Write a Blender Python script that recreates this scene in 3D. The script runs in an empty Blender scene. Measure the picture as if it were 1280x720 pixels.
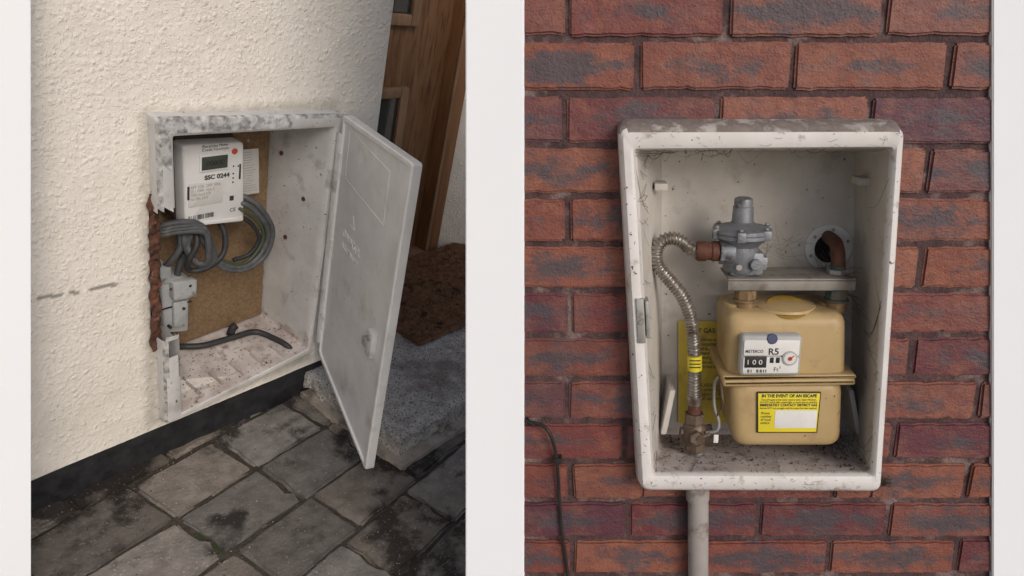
import bpy, bmesh, math, random
import numpy as np
from mathutils import Vector, Matrix, noise
random.seed(7)
S=bpy.context.scene
COL=bpy.context.collection
# ------------------------------------------------------------------ frames
RB=Matrix(((.51763,.85507,.03015,.20466),(-.81693,.48345,.31450,-.84789),(.25435,-.18743,.94878,.68305),(0,0,0,1)))
# ------------------------------------------------------------------ materials
def pm(name,c1,c2=None,sc=20,rough=.6,metal=0,bump=0,bsc=100,c3=None,sc3=5,th=.6,wid=.1,spec=.3,attr=False,stretch=None,bdist=.002,c4=None,sc4=60,th4=.7,cast=False):
    m=bpy.data.materials.new(name);m.use_nodes=True
    N=m.node_tree.nodes;L=m.node_tree.links
    b=N['Principled BSDF'];b.inputs['Roughness'].default_value=rough;b.inputs['Metallic'].default_value=metal
    b.inputs['Specular IOR Level'].default_value=spec
    tc=N.new('ShaderNodeTexCoord');mp=N.new('ShaderNodeMapping');L.new(tc.outputs['Object'],mp.inputs[0])
    if stretch: mp.inputs['Scale'].default_value=stretch
    def nz(s,d=4):
        n=N.new('ShaderNodeTexNoise');n.inputs['Scale'].default_value=s;n.inputs['Detail'].default_value=d
        n.inputs['Roughness'].default_value=.62;L.new(mp.outputs[0],n.inputs['Vector']);return n
    def ramp(src,a,b_,p0,p1):
        r=N.new('ShaderNodeValToRGB');r.color_ramp.elements[0].position=p0;r.color_ramp.elements[1].position=p1
        r.color_ramp.elements[0].color=a;r.color_ramp.elements[1].color=b_;L.new(src,r.inputs[0]);return r
    def mix(fac,a,b_,mode='MIX'):
        x=N.new('ShaderNodeMix');x.data_type='RGBA';x.blend_type=mode
        if isinstance(fac,float): x.inputs[0].default_value=fac
        else: L.new(fac,x.inputs[0])
        L.new(a,x.inputs[6]) 
        if isinstance(b_,tuple): x.inputs[7].default_value=b_
        else: L.new(b_,x.inputs[7])
        return x.outputs[2]
    c2=c2 or tuple(v*.85 for v in c1)
    col=ramp(nz(sc).outputs['Fac'],(*c1,1),(*c2,1),.35,.65).outputs[0]
    if c3:
        r=ramp(nz(sc3,6).outputs['Fac'],(0,0,0,1),(1,1,1,1),th,th+wid);col=mix(r.outputs[0],col,(*c3,1))
    if c4:
        r=ramp(nz(sc4,2).outputs['Fac'],(0,0,0,1),(1,1,1,1),th4,th4+.03);col=mix(r.outputs[0],col,(*c4,1))
    if attr:
        a=N.new('ShaderNodeAttribute');a.attribute_name='col';col=mix(1.0,col,a.outputs['Color'],'MULTIPLY')
    L.new(col,b.inputs['Base Color'])
    if bump:
        bp=N.new('ShaderNodeBump');bp.inputs['Strength'].default_value=bump;bp.inputs['Distance'].default_value=bdist
        h=nz(bsc,3).outputs['Fac']
        if cast:   # thrown aggregate: separate rounded grains of two sizes in a matrix
            def grains(s,lo,hi,w):
                dn=N.new('ShaderNodeVectorMath');dn.operation='MULTIPLY_ADD';nn=nz(s*.6,2)
                L.new(nn.outputs['Color'],dn.inputs[0]);dn.inputs[1].default_value=(.012,.012,.012);L.new(mp.outputs[0],dn.inputs[2])
                v=N.new('ShaderNodeTexVoronoi');v.inputs['Scale'].default_value=s;L.new(dn.outputs[0],v.inputs['Vector'])
                r=N.new('ShaderNodeMapRange');r.interpolation_type='SMOOTHSTEP';r.inputs['From Min'].default_value=hi;r.inputs['From Max'].default_value=lo
                r.inputs['To Min'].default_value=0;r.inputs['To Max'].default_value=w;L.new(v.outputs['Distance'],r.inputs['Value'])
                sc_=N.new('ShaderNodeSeparateColor');L.new(v.outputs['Color'],sc_.inputs[0])
                mm=N.new('ShaderNodeMath');mm.operation='MULTIPLY';L.new(r.outputs[0],mm.inputs[0]);L.new(sc_.outputs[0],mm.inputs[1]);return mm.outputs[0]
            a1=grains(95,.1,.62,1.2);a2=grains(190,.1,.6,.8)
            s1=N.new('ShaderNodeMath');s1.operation='ADD';L.new(a1,s1.inputs[0]);L.new(a2,s1.inputs[1])
            s2=N.new('ShaderNodeMath');s2.operation='MULTIPLY_ADD';L.new(h,s2.inputs[0]);s2.inputs[1].default_value=.35;L.new(s1.outputs[0],s2.inputs[2]);h=s2.outputs[0]
        L.new(h,bp.inputs['Height']);L.new(bp.outputs[0],b.inputs['Normal'])
    return m
M={}
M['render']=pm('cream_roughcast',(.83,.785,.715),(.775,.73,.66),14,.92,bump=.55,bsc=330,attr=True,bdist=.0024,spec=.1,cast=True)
M['margin_strip']=pm('white_margin_paint',(.83,.855,.885),(.82,.845,.875),6,.8,bump=.05,bsc=200,spec=.1)
M['bitumen']=pm('black_bitumen',(.012,.012,.014),(.03,.03,.032),30,.6,bump=.6,bsc=80)
M['whitebox']=pm('weathered_white_plastic',(.60,.59,.58),(.48,.47,.455),9,.45,c3=(.26,.24,.22),sc3=16,th=.55,wid=.2,bump=.12,bsc=260,c4=(.13,.10,.085),sc4=90,th4=.69)
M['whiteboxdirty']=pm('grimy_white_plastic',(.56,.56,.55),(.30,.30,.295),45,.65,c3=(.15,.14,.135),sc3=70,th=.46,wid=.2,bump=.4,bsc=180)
M['boxfloor']=pm('dusty_white_plastic',(.54,.49,.46),(.36,.31,.285),20,.7,c3=(.18,.125,.10),sc3=30,th=.56,wid=.14,bump=.2,bsc=180,c4=(.07,.05,.04),sc4=120,th4=.66)
M['whitedoor']=pm('white_plastic_lid',(.70,.695,.685),(.61,.605,.59),12,.4,c3=(.45,.43,.40),sc3=9,th=.56,wid=.2,bump=.05,bsc=200,c4=(.2,.17,.14),sc4=110,th4=.73)
M['chip']=pm('chipboard',(.27,.18,.10),(.17,.108,.06),160,.85,c3=(.13,.08,.045),sc3=8,th=.50,wid=.2,bump=.5,bsc=300)
M['meterwhite']=pm('meter_white',(.66,.66,.65),(.61,.61,.60),9,.35,c3=(.50,.48,.45),sc3=20,th=.60,wid=.2)
M['black']=pm('black_plastic',(.015,.014,.014),(.03,.028,.027),25,.45)
M['darkbrown']=pm('dark_backplate',(.03,.02,.017),(.06,.04,.03),25,.6)
M['lcd']=pm('lcd_glass',(.045,.055,.045),(.06,.07,.055),20,.15,spec=.5)
M['paper']=pm('paper',(.62,.61,.59),(.55,.54,.52),30,.8)
M['ink']=pm('ink',(.03,.03,.035),(.05,.05,.055),30,.7)
M['print']=pm('faded_print',(.25,.25,.26),(.33,.33,.34),30,.7)
M['red']=pm('red_plastic',(.5,.06,.03),(.42,.05,.03),30,.4)
M['cable']=pm('grey_cable_sheath',(.095,.10,.105),(.06,.062,.065),40,.5,c3=(.16,.145,.13),sc3=50,th=.58)
M['cabledark']=pm('dark_cable_sheath',(.022,.024,.026),(.04,.04,.04),40,.5)
M['cablegreen']=pm('green_earth_cable',(.04,.06,.035),(.065,.07,.035),60,.5)
M['fuse']=pm('grey_bakelite',(.40,.41,.41),(.30,.31,.31),20,.5,c3=(.14,.13,.12),sc3=35,th=.58)
M['masonry']=pm('exposed_masonry',(.15,.062,.038),(.05,.027,.021),45,.95,bump=1,bsc=90,bdist=.006,c3=(.24,.16,.12),sc3=35,th=.58)
M['paver']=pm('concrete_paver',(.235,.208,.182),(.148,.130,.113),26,.75,c3=(.042,.035,.030),sc3=4.6,th=.49,wid=.07,bump=.8,bsc=130,attr=True,c4=(.34,.315,.29),sc4=170,th4=.66,bdist=.003)
M['soil']=pm('joint_soil',(.045,.038,.03),(.075,.063,.05),40,.95,bump=1,bsc=120,bdist=.006,c3=(.035,.05,.02),sc3=12,th=.56)
M['granite']=pm('granite',(.54,.515,.475),(.35,.33,.305),35,.8,bump=1,bsc=90,bdist=.006,c3=(.24,.215,.185),sc3=6,th=.50,wid=.15,c4=(.09,.085,.08),sc4=220,th4=.57)
M['concrete']=pm('concrete',(.42,.37,.31),(.29,.255,.21),20,.9,bump=.6,bsc=120,c3=(.15,.135,.11),sc3=10,th=.55)
M['coir']=pm('coir',(.27,.145,.08),(.135,.068,.04),60,.95,bump=1,bsc=220,bdist=.006,c3=(.05,.03,.02),sc3=25,th=.57)
M['wood']=pm('brown_door_wood',(.215,.115,.055),(.125,.060,.028),7,.45,stretch=(6,6,.6),bump=.15,bsc=40,c3=(.08,.037,.018),sc3=14,th=.52,wid=.15)
M['woodframe']=pm('brown_frame_wood',(.25,.12,.052),(.16,.073,.032),8,.45,stretch=(6,6,.6))
M['woodtrim']=pm('brown_trim_wood',(.27,.165,.095),(.18,.105,.06),8,.5,stretch=(4,4,1))
M['glass']=pm('dark_glass',(.02,.022,.022),(.04,.042,.04),5,.08,spec=.6)
M['mortar']=pm('mortar',(.105,.062,.060),(.058,.037,.038),45,.95,bump=1,bsc=150,bdist=.004,c3=(.20,.145,.135),sc3=14,th=.53)
M['grp']=pm('aged_grp',(.565,.53,.485),(.48,.445,.40),12,.42,c3=(.35,.29,.24),sc3=14,th=.57,wid=.2,bump=.12,bsc=250,c4=(.10,.07,.05),sc4=95,th4=.71)
M['grpframe']=pm('aged_grp_frame',(.71,.685,.665),(.61,.585,.56),10,.38,c3=(.30,.26,.235),sc3=26,th=.59,wid=.12,bump=.1,bsc=250,c4=(.10,.075,.06),sc4=120,th4=.69)
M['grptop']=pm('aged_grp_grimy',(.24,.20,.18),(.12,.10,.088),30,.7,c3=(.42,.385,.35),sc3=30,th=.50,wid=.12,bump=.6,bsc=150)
M['tan']=pm('tan_enamel',(.465,.335,.165),(.41,.29,.14),8,.38,c3=(.31,.21,.11),sc3=14,th=.56,wid=.2,bump=.06,bsc=150,c4=(.12,.07,.03),sc4=100,th4=.71)
M['badge']=pm('orange_badge',(.42,.27,.05),(.34,.20,.04),60,.5)
M['alu']=pm('cast_aluminium',(.27,.285,.31),(.18,.19,.205),25,.5,metal=.5,bump=.4,bsc=300,c3=(.09,.09,.09),sc3=35,th=.56)
M['steel']=pm('hose_steel',(.46,.43,.39),(.30,.27,.235),45,.36,metal=.85,c3=(.17,.13,.10),sc3=30,th=.57)
M['rust']=pm('rusty_copper',(.15,.062,.04),(.085,.036,.026),50,.6,metal=.25,bump=.4,bsc=200,c3=(.22,.13,.09),sc3=50,th=.58)
M['brass']=pm('dull_brass',(.33,.23,.12),(.20,.13,.07),40,.5,metal=.5,bump=.3,bsc=200,c3=(.10,.07,.05),sc3=40,th=.56)
M['bronze']=pm('dirty_bronze',(.19,.14,.105),(.10,.07,.052),50,.55,metal=.5,bump=.5,bsc=200,c3=(.27,.23,.19),sc3=60,th=.6)
M['verdigris']=pm('verdigris_brass',(.035,.095,.12),(.16,.11,.06),45,.5,metal=.4,bump=.3,bsc=200)
M['zinc']=pm('dull_zinc',(.40,.39,.37),(.30,.29,.27),30,.5,metal=.5,c3=(.18,.15,.12),sc3=30,th=.58)
M['bar']=pm('bracket_plate',(.31,.29,.255),(.22,.20,.175),20,.55,metal=.3,c3=(.12,.095,.075),sc3=30,th=.55,wid=.15)
M['yellow']=pm('yellow_label',(.72,.60,.03),(.68,.56,.03),20,.55)
M['yellowold']=pm('faded_yellow_label',(.66,.51,.08),(.54,.41,.07),14,.7,c3=(.32,.21,.06),sc3=18,th=.56,wid=.16)
M['white']=pm('white_label',(.70,.69,.66),(.64,.63,.60),30,.6)
M['dialgrey']=pm('dial_housing',(.42,.42,.41),(.34,.34,.33),20,.35)
M['blue']=pm('blue_plastic',(.045,.055,.13),(.035,.045,.10),20,.35)
M['hole']=pm('dark_hole',(.01,.009,.009),(.02,.015,.012),20,.9)
M['pipegrey']=pm('grey_pvc_pipe',(.34,.31,.29),(.27,.25,.235),14,.5,c3=(.13,.10,.085),sc3=22,th=.54,wid=.14)
M['web']=pm('dusty_cobweb',(.22,.20,.18),(.10,.085,.07),80,.95)
M['debris']=pm('leaf_debris',(.075,.045,.028),(.03,.02,.014),80,.95)
# brick material
def brickmat():
    m=bpy.data.materials.new('red_flashed_brick');m.use_nodes=True
    N=m.node_tree.nodes;L=m.node_tree.links;b=N['Principled BSDF'];b.inputs['Roughness'].default_value=.55;b.inputs['Specular IOR Level'].default_value=.38
    at=N.new('ShaderNodeAttribute');at.attribute_name='col';sp=N.new('ShaderNodeSeparateColor');L.new(at.outputs['Color'],sp.inputs[0])
    tc=N.new('ShaderNodeTexCoord')
    def mapn(scale,s,d=5):
        mp=N.new('ShaderNodeMapping');mp.inputs['Scale'].default_value=scale;L.new(tc.outputs['Object'],mp.inputs[0])
        n=N.new('ShaderNodeTexNoise');n.inputs['Scale'].default_value=s;n.inputs['Detail'].default_value=d;n.inputs['Roughness'].default_value=.65
        L.new(mp.outputs[0],n.inputs['Vector']);return n.outputs['Fac']
    def math_(op,a,b_=None,clamp=False):
        n=N.new('ShaderNodeMath');n.operation=op;n.use_clamp=clamp
        for i,v in enumerate((a,b_)):
            if v is None: continue
            if isinstance(v,(int,float)): n.inputs[i].default_value=v
            else: L.new(v,n.inputs[i])
        return n.outputs[0]
    r=N.new('ShaderNodeValToRGB');cr=r.color_ramp
    cols=[(0,(.165,.038,.034)),(.15,(.215,.072,.046)),(.3,(.115,.031,.040)),(.45,(.235,.088,.056)),(.6,(.145,.033,.035)),(.75,(.095,.035,.050)),(.88,(.25,.092,.058)),(1,(.165,.040,.040))]
    cr.elements[0].color=(*cols[0][1],1);cr.elements[1].color=(*cols[-1][1],1)
    for p,c in cols[1:-1]:
        e=cr.elements.new(p);e.color=(*c,1)
    L.new(sp.outputs[2],r.inputs[0])
    def mix(f,a,b_):
        x=N.new('ShaderNodeMix');x.data_type='RGBA';L.new(f,x.inputs[0]);L.new(a,x.inputs[6])
        if isinstance(b_,tuple): x.inputs[7].default_value=b_
        else: L.new(b_,x.inputs[7])
        return x.outputs[2]
    n1=mapn((1,1,1.5),17);n2=mapn((1,1,1),45,4)
    f=math_('MULTIPLY',math_('SUBTRACT',n1,.47),3.0,True)
    col=mix(math_('MULTIPLY',f,.72),r.outputs[0],(.32,.135,.078,1))
    f2=math_('MULTIPLY',math_('SUBTRACT',n2,.49),3.5,True)
    col=mix(math_('MULTIPLY',f2,.65),col,(.080,.032,.038,1))
    u=math_('ABSOLUTE',math_('SUBTRACT',math_('MULTIPLY',sp.outputs[0],2),1));v=math_('ABSOLUTE',math_('SUBTRACT',math_('MULTIPLY',sp.outputs[1],2),1))
    d=math_('SUBTRACT',1,math_('ADD',math_('MULTIPLY',u,.70),math_('MULTIPLY',v,.95)))
    n3=mapn((1,1,1.9),24)
    d=math_('ADD',d,math_('MULTIPLY',math_('SUBTRACT',n3,.5),3.0))
    st=math_('FRACT',math_('MULTIPLY',sp.outputs[2],7.31))
    d=math_('SUBTRACT',d,math_('SUBTRACT',.54,math_('MULTIPLY',st,.55)))
    d=math_('MULTIPLY',d,1.9,True)
    col=mix(math_('MULTIPLY',d,.85),col,(.066,.060,.070,1))
    n4=mapn((1,1,1),260,2)
    col=mix(math_('MULTIPLY',math_('SUBTRACT',n4,.60),6,True),col,(.045,.028,.03,1))
    n5=mapn((1,1,1),9,5);col=mix(math_('MULTIPLY',math_('MULTIPLY',math_('SUBTRACT',n5,.55),2.5,True),.40),col,(.32,.21,.195,1))
    # broad grime patches that run across several bricks
    n6=mapn((1,1,1),4.5,5);col=mix(math_('MULTIPLY',math_('MULTIPLY',math_('SUBTRACT',n6,.50),4.0,True),.5),col,(.060,.034,.038,1))
    L.new(col,b.inputs['Base Color'])
    bp=N.new('ShaderNodeBump');bp.inputs['Strength'].default_value=.9;bp.inputs['Distance'].default_value=.0032
    L.new(math_('ADD',mapn((1,1,1.4),42,4),math_('MULTIPLY',n4,.4)),bp.inputs['Height']);L.new(bp.outputs[0],b.inputs['Normal'])
    return m
M['brick']=brickmat()
# ------------------------------------------------------------------ mesh tools
class B:
    def __init__(s): s.v=[];s.f=[];s.m=[];s.c=[];s.mats=[]
    def mi(s,m):
        m=M[m]
        if m not in s.mats: s.mats.append(m)
        return s.mats.index(m)
    def add(s,v,f,m,c=None):
        o=len(s.v);s.v+= [tuple(p) for p in v];k=s.mi(m)
        s.f+=[tuple(i+o for i in q) for q in f];s.m+=[k]*len(f)
        s.c+= (c if c else [(1,1,1,1)]*len(v))
        return s
    def obj(s,name,parent=None,mat=None,smooth=40):
        me=bpy.data.meshes.new(name);me.from_pydata(s.v,[],s.f);me.update()
        for m in s.mats: me.materials.append(m)
        me.polygons.foreach_set('material_index',s.m)
        a=me.color_attributes.new('col','FLOAT_COLOR','POINT')
        a.data.foreach_set('color',np.array(s.c,dtype=np.float32).ravel())
        if smooth:
            me.polygons.foreach_set('use_smooth',[True]*len(me.polygons));me.set_sharp_from_angle(angle=math.radians(smooth))
        ob=bpy.data.objects.new(name,me);COL.objects.link(ob)
        if parent: ob.parent=parent
        if mat is not None: ob.matrix_world=mat
        return ob
def empty(name,mat=None,parent=None):
    e=bpy.data.objects.new(name,None);e.empty_display_size=.05;COL.objects.link(e)
    if parent: e.parent=parent
    if mat is not None: e.matrix_world=mat
    return e
def ring(q,r,y,seg=5,ns=1):
    """rounded quad outline in the xz plane at depth y; q = TL,TR,BR,BL"""
    out=[];P=[Vector((a,b)) for a,b in q]
    arcs=[]
    for i in range(4):
        p=P[i];a=(P[i-1]-p).normalized();b=(P[(i+1)%4]-p).normalized()
        A=p+a*r;Bq=p+b*r
        arcs.append([(A*(1-t)**2+p*2*t*(1-t)+Bq*t*t) for t in [k/seg for k in range(seg+1)]])
    for i in range(4):
        out+=arcs[i]
        e0=arcs[i][-1];e1=arcs[(i+1)%4][0]
        for k in range(1,ns): out.append(e0.lerp(e1,k/ns))
    return [(p.x,y,p.y) for p in out]
def loft(rings,cap_end=True,cap_start=False):
    n=len(rings[0]);v=[p for r in rings for p in r];f=[]
    for i in range(len(rings)-1):
        for j in range(n):
            k=(j+1)%n;f.append((i*n+j,(i+1)*n+j,(i+1)*n+k,i*n+k))
    if cap_end: f.append(tuple((len(rings)-1)*n+j for j in range(n))[::-1])
    if cap_start: f.append(tuple(range(n)))
    return v,f
def qmix(a,b,t): return [(p[0]*(1-t)+q[0]*t,p[1]*(1-t)+q[1]*t) for p,q in zip(a,b)]
def inset(q,d):
    (ax,az),(bx,bz),(cx,cz),(dx,dz)=q
    return [(ax+d,az-d),(bx-d,bz-d),(cx-d,cz+d),(dx+d,dz+d)]
def rect(x0,x1,z0,z1): return [(x0,z1),(x1,z1),(x1,z0),(x0,z0)]
def slab(q,y0,y1,r=.004,bev=.002,seg=4):
    """rounded plate facing -y, from y0 (front) to y1 (back)"""
    R=[ring(inset(q,bev),max(r-bev,.0004),y0,seg),ring(inset(q,bev*.3),r,y0+bev*.3,seg),ring(q,r,y0+bev,seg),ring(q,r,y1,seg)]
    return loft(R,True,True)
def hexa(x0,x1,y0,y1,z0,z1,bev=.002):
    bm=bmesh.new();bmesh.ops.create_cube(bm,size=1)
    for v in bm.verts: v.co=Vector(((x0+x1)/2+v.co.x*(x1-x0),(y0+y1)/2+v.co.y*(y1-y0),(z0+z1)/2+v.co.z*(z1-z0)))
    if bev: bmesh.ops.bevel(bm,geom=bm.edges[:],offset=bev,segments=2,affect='EDGES',profile=.6)
    bm.verts.index_update();v=[tuple(x.co) for x in bm.verts];f=[tuple(w.index for w in q.verts) for q in bm.faces];bm.free();return v,f
def lathe(prof,o,ax=(0,0,1),n=28,hexn=None):
    """prof list of (r, h)"""
    a=Vector(ax).normalized();t=Vector((1,0,0)) if abs(a.x)<.8 else Vector((0,1,0));u=a.cross(t).normalized();w=a.cross(u)
    n=hexn or n;v=[];f=[];o=Vector(o)
    for r,h in prof:
        for k in range(n):
            th=2*math.pi*k/n;v.append(tuple(o+a*h+(u*math.cos(th)+w*math.sin(th))*max(r,1e-5)))
    for i in range(len(prof)-1):
        for k in range(n):
            j=(k+1)%n;f.append((i*n+k,i*n+j,(i+1)*n+j,(i+1)*n+k))
    f.append(tuple(range(n))[::-1]);f.append(tuple((len(prof)-1)*n+k for k in range(n)))
    return v,f
def cyl(o,ax,r,h,bev=.001,hexn=None,n=28):
    return lathe([(r-bev,0),(r,bev),(r,h-bev),(r-bev,h)],o,ax,n,hexn)
def smoothpath(pts,step=.004):
    P=[Vector(p) for p in pts];P=[P[0]*2-P[1]]+P+[P[-1]*2-P[-2]];out=[]
    for i in range(1,len(P)-2):
        a,b,c,d=P[i-1:i+3];n=max(2,int((c-b).length/step))
        for k in range(n):
            t=k/n;out.append(.5*((2*b)+(c-a)*t+(2*a-5*b+4*c-d)*t*t+(3*b-a-3*c+d)*t**3))
    out.append(P[-2]);return out
def sweep(pts,r,n=12,step=.004,raw=False):
    P=pts if raw else smoothpath(pts,step);v=[];f=[];up=None;s=0
    for i,p in enumerate(P):
        t=(P[min(i+1,len(P)-1)]-P[max(i-1,0)]).normalized()
        if up is None:
            up=t.cross(Vector((0,1,0)) if abs(t.y)<.9 else Vector((1,0,0))).normalized()
        up=(up-t*up.dot(t)).normalized();w=t.cross(up)
        if i: s+=(p-P[i-1]).length
        rr=r(s) if callable(r) else r
        for k in range(n):
            th=2*math.pi*k/n;v.append(tuple(p+(up*math.cos(th)+w*math.sin(th))*rr))
    for i in range(len(P)-1):
        for k in range(n):
            j=(k+1)%n;f.append((i*n+k,i*n+j,(i+1)*n+j,(i+1)*n+k))
    f.append(tuple(range(n))[::-1]);f.append(tuple((len(P)-1)*n+k for k in range(n)))
    return v,f
def text(name,s,x,z,size,y,mat,parent,width=None,align='LEFT',bold=0,rot=0):
    cu=bpy.data.curves.new(name,'FONT');cu.body=s;cu.size=size;cu.align_x=align;cu.extrude=.00012;cu.offset=bold;cu.space_line=.9
    cu.materials.append(M[mat])
    ob=bpy.data.objects.new(name,cu);COL.objects.link(ob);ob.parent=parent
    ob.location=(x,y,z);ob.rotation_euler=(math.radians(90),rot,0)
    if width:
        bpy.context.view_layer.update();ob.scale=(width/max(ob.dimensions.x,1e-4),1,1)
    return ob
def nz3(x,y,z): return noise.noise(Vector((x,y,z)))
# ================================================================== LEFT: rendered house
house=empty('rendered_house')
# roughcast wall, dense where it is close to the camera
def wallgrid(x0,x1,z0,z1,st,hole=None):
    nx=int((x1-x0)/st);nz=int((z1-z0)/st);b=B();v=[];c=[]
    for j in range(nz+1):
        z=z0+(z1-z0)*j/nz
        for i in range(nx+1):
            x=x0+(x1-x0)*i/nx
            n=nz3(x*95,0,z*95)
            h=max(0,n-.12)*.0018+nz3(x*14,7,z*14)*.0012
            v.append((x,-h if x<x1-.004 else 0,z))
            d=1.0
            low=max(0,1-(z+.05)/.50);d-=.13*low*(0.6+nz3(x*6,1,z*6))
            d-=.06*max(0,nz3(x*3,5,z*3))
            zz=.349+(-.13-x)*.07+nz3(x*20,2,0)*.004
            if -.205<x<-.05 and abs(z-zz)<.0040+.002*nz3(x*60,0,3) and nz3(x*45,8,z*100)>-.12: d*=.42
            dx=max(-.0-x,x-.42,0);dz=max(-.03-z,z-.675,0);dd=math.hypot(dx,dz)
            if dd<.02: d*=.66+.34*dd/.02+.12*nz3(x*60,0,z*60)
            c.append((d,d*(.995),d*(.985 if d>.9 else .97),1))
    f=[]
    for j in range(nz):
        for i in range(nx):
            x=x0+(x1-x0)*(i+.5)/nx;z=z0+(z1-z0)*(j+.5)/nz
            if hole and hole[0]<x<hole[1] and hole[2]<z<hole[3]: continue
            if .19+.02*nz3(0,1,z*50)<z<.505 and .004<x<.05+.01*nz3(0,4,z*55): continue
            a=j*(nx+1)+i;f.append((a,a+1,a+nx+2,a+nx+1))
    b.add(v,f,'render',c);return b
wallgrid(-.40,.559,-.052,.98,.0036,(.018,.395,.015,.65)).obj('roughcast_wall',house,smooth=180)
b=B()
for q in [(-2.5,-.40,0,.14,-.052,2.4),(-.40,.559,0,.14,.98,2.4),(-.40,-.004,.004,.14,-.05,.98),(.40,.556,.004,.40,-.05,2.4),(.01,.40,.004,.14,.667,.98),(.01,.40,.004,.14,-.05,.012)]:
    b.add(*hexa(*q,bev=0),'render')
b.add(*hexa(.559,1.36,.43,.6,2.0,2.4,bev=0),'render')
b.obj('upper_and_return_walls',house,smooth=0)
b=B();b.add(*hexa(-2.5,.545,.012,.14,-.2,-.053,bev=.002),'bitumen');b.obj('damp_proof_plinth',house)
b=B();n=60;v=[];c=[]
for j in range(n+1):
    for i in range(n+1):
        t=i/n;x=1.325+.62*t;y=.40-.66*t;z=-.1+j/n*1.3
        h=nz3(x*50,0,z*50)*.003;v.append((x-h*.7,y-h*.7,z));c.append((.97,.97,.96,1))
b.add(v,[(j*(n+1)+i,j*(n+1)+i+1,(j+1)*(n+1)+i+1,(j+1)*(n+1)+i) for j in range(n) for i in range(n)],'render',c)
b.obj('porch_side_wall',house,smooth=180)
# entrance door
ed=empty('entrance_door',parent=house)
b=B()
b.add(*hexa(.60,1.235,.405,.45,-.07,1.95,bev=.003),'wood')
b.obj('door_leaf',ed)
b=B()
for (x0,x1,z0,z1) in [(.68,1.035,.785,1.7),(.68,1.035,.08,.53)]:
    b.add(*hexa(x0,x1,.396,.404,z0,z1,bev=.001),'glass')
    for a in [(x0-.03,x0+.004,z0-.03,z1+.03),(x1-.004,x1+.03,z0-.03,z1+.03),(x0+.005,x1-.005,z0-.03,z0+.004),(x0+.005,x1-.005,z1-.004,z1+.03)]:
        b.add(*hexa(a[0],a[1],.386,.405,a[2],a[3],bev=.004),'woodtrim')
b.obj('glazed_panels',ed)
b=B();b.add(*hexa(1.237,1.315,.36,.45,-.085,2.0,bev=.006),'woodframe');b.add(*hexa(1.237,1.25,.352,.359,-.085,2.0,bev=.002),'woodtrim')
b.add(*hexa(.565,1.236,.36,.45,1.951,2.03,bev=.006),'woodframe');b.add(*hexa(.56,1.236,.33,.45,-.088,-.071,bev=.003),'woodtrim');b.obj('door_frame',ed)
# ================================================================== ground
b=B();v=[(-40,-40,-.158),(40,-40,-.158),(40,40,-.158),(-40,40,-.158)];b.add(v,[(0,1,2,3)],'soil');b.obj('ground',smooth=0)
b=B();a=math.radians(5.5);e1=Vector((math.cos(a),math.sin(a),0));e2=Vector((-math.sin(a),math.cos(a),0))
starts=[.019,.094,.118,.02,.1,.05,.11,0,.08,.03,.1,.06,.0,.1]
for j in range(-1,13):
    q1=-.019-.152*j;q0=q1-.152;p=starts[j%14]-.212*9
    while p<1.6:
        w=.212+(random.choice([-.035,0,0,.04]) if abs(p)>.25 else 0)
        g=.0028+random.random()*.002
        bm=bmesh.new();bmesh.ops.create_cube(bm,size=1)
        tz=random.uniform(-.0025,.0025)
        for vv in bm.verts:
            s=Vector(vv.co);pp=p+w/2+s.x*(w-2*g)+random.uniform(-.004,.004);qq=(q0+q1)/2+s.y*(.152-2*g)+random.uniform(-.004,.004)
            vv.co=e1*pp+e2*qq+Vector((0,0,-.185+(s.z+.5)*.035+tz+random.uniform(-.001,.001)))
        bmesh.ops.subdivide_edges(bm,edges=bm.edges[:],cuts=5,use_grid_fill=True)
        for vv in bm.verts:
            vv.co+=Vector((nz3(vv.co.x*40,vv.co.y*40,1),nz3(vv.co.x*40,vv.co.y*40,5),nz3(vv.co.x*30,vv.co.y*30,9)*.6))*.0055
        es=[e for e in bm.edges if len(e.link_faces)==2 and e.calc_face_angle(0)>.9]
        bmesh.ops.bevel(bm,geom=es,offset=.006,segments=2,affect='EDGES')
        bm.verts.index_update();t=random.uniform(.58,1.15);wm=random.uniform(.96,1.05)
        b.add([tuple(x.co) for x in bm.verts],[tuple(w_.index for w_ in fq.verts) for fq in bm.faces],'paver',[(t*wm,t,t/wm,1)]*len(bm.verts));bm.free()
        p+=w
rg_=random.Random(11)
for i in range(3200):
    x=rg_.uniform(-.35,.75);y=rg_.uniform(-1.1,-.01)
    if rg_.random()<.25: y=rg_.uniform(-.05,.01)
    s=rg_.uniform(.0008,.0030);p=Vector((x,y,-.1495+s*.4))
    k=[Vector((rg_.uniform(-1,1),rg_.uniform(-1,1),rg_.uniform(-.2,1)))*s for _ in range(4)]
    t=rg_.choice([.3,.5,.9,1.5]);b.add([p+q for q in k],[(0,1,2),(0,2,3),(0,3,1),(1,3,2)],'paver',[(t,t*.92,t*.8,1)]*4)
b.obj('paving',smooth=50)
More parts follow.
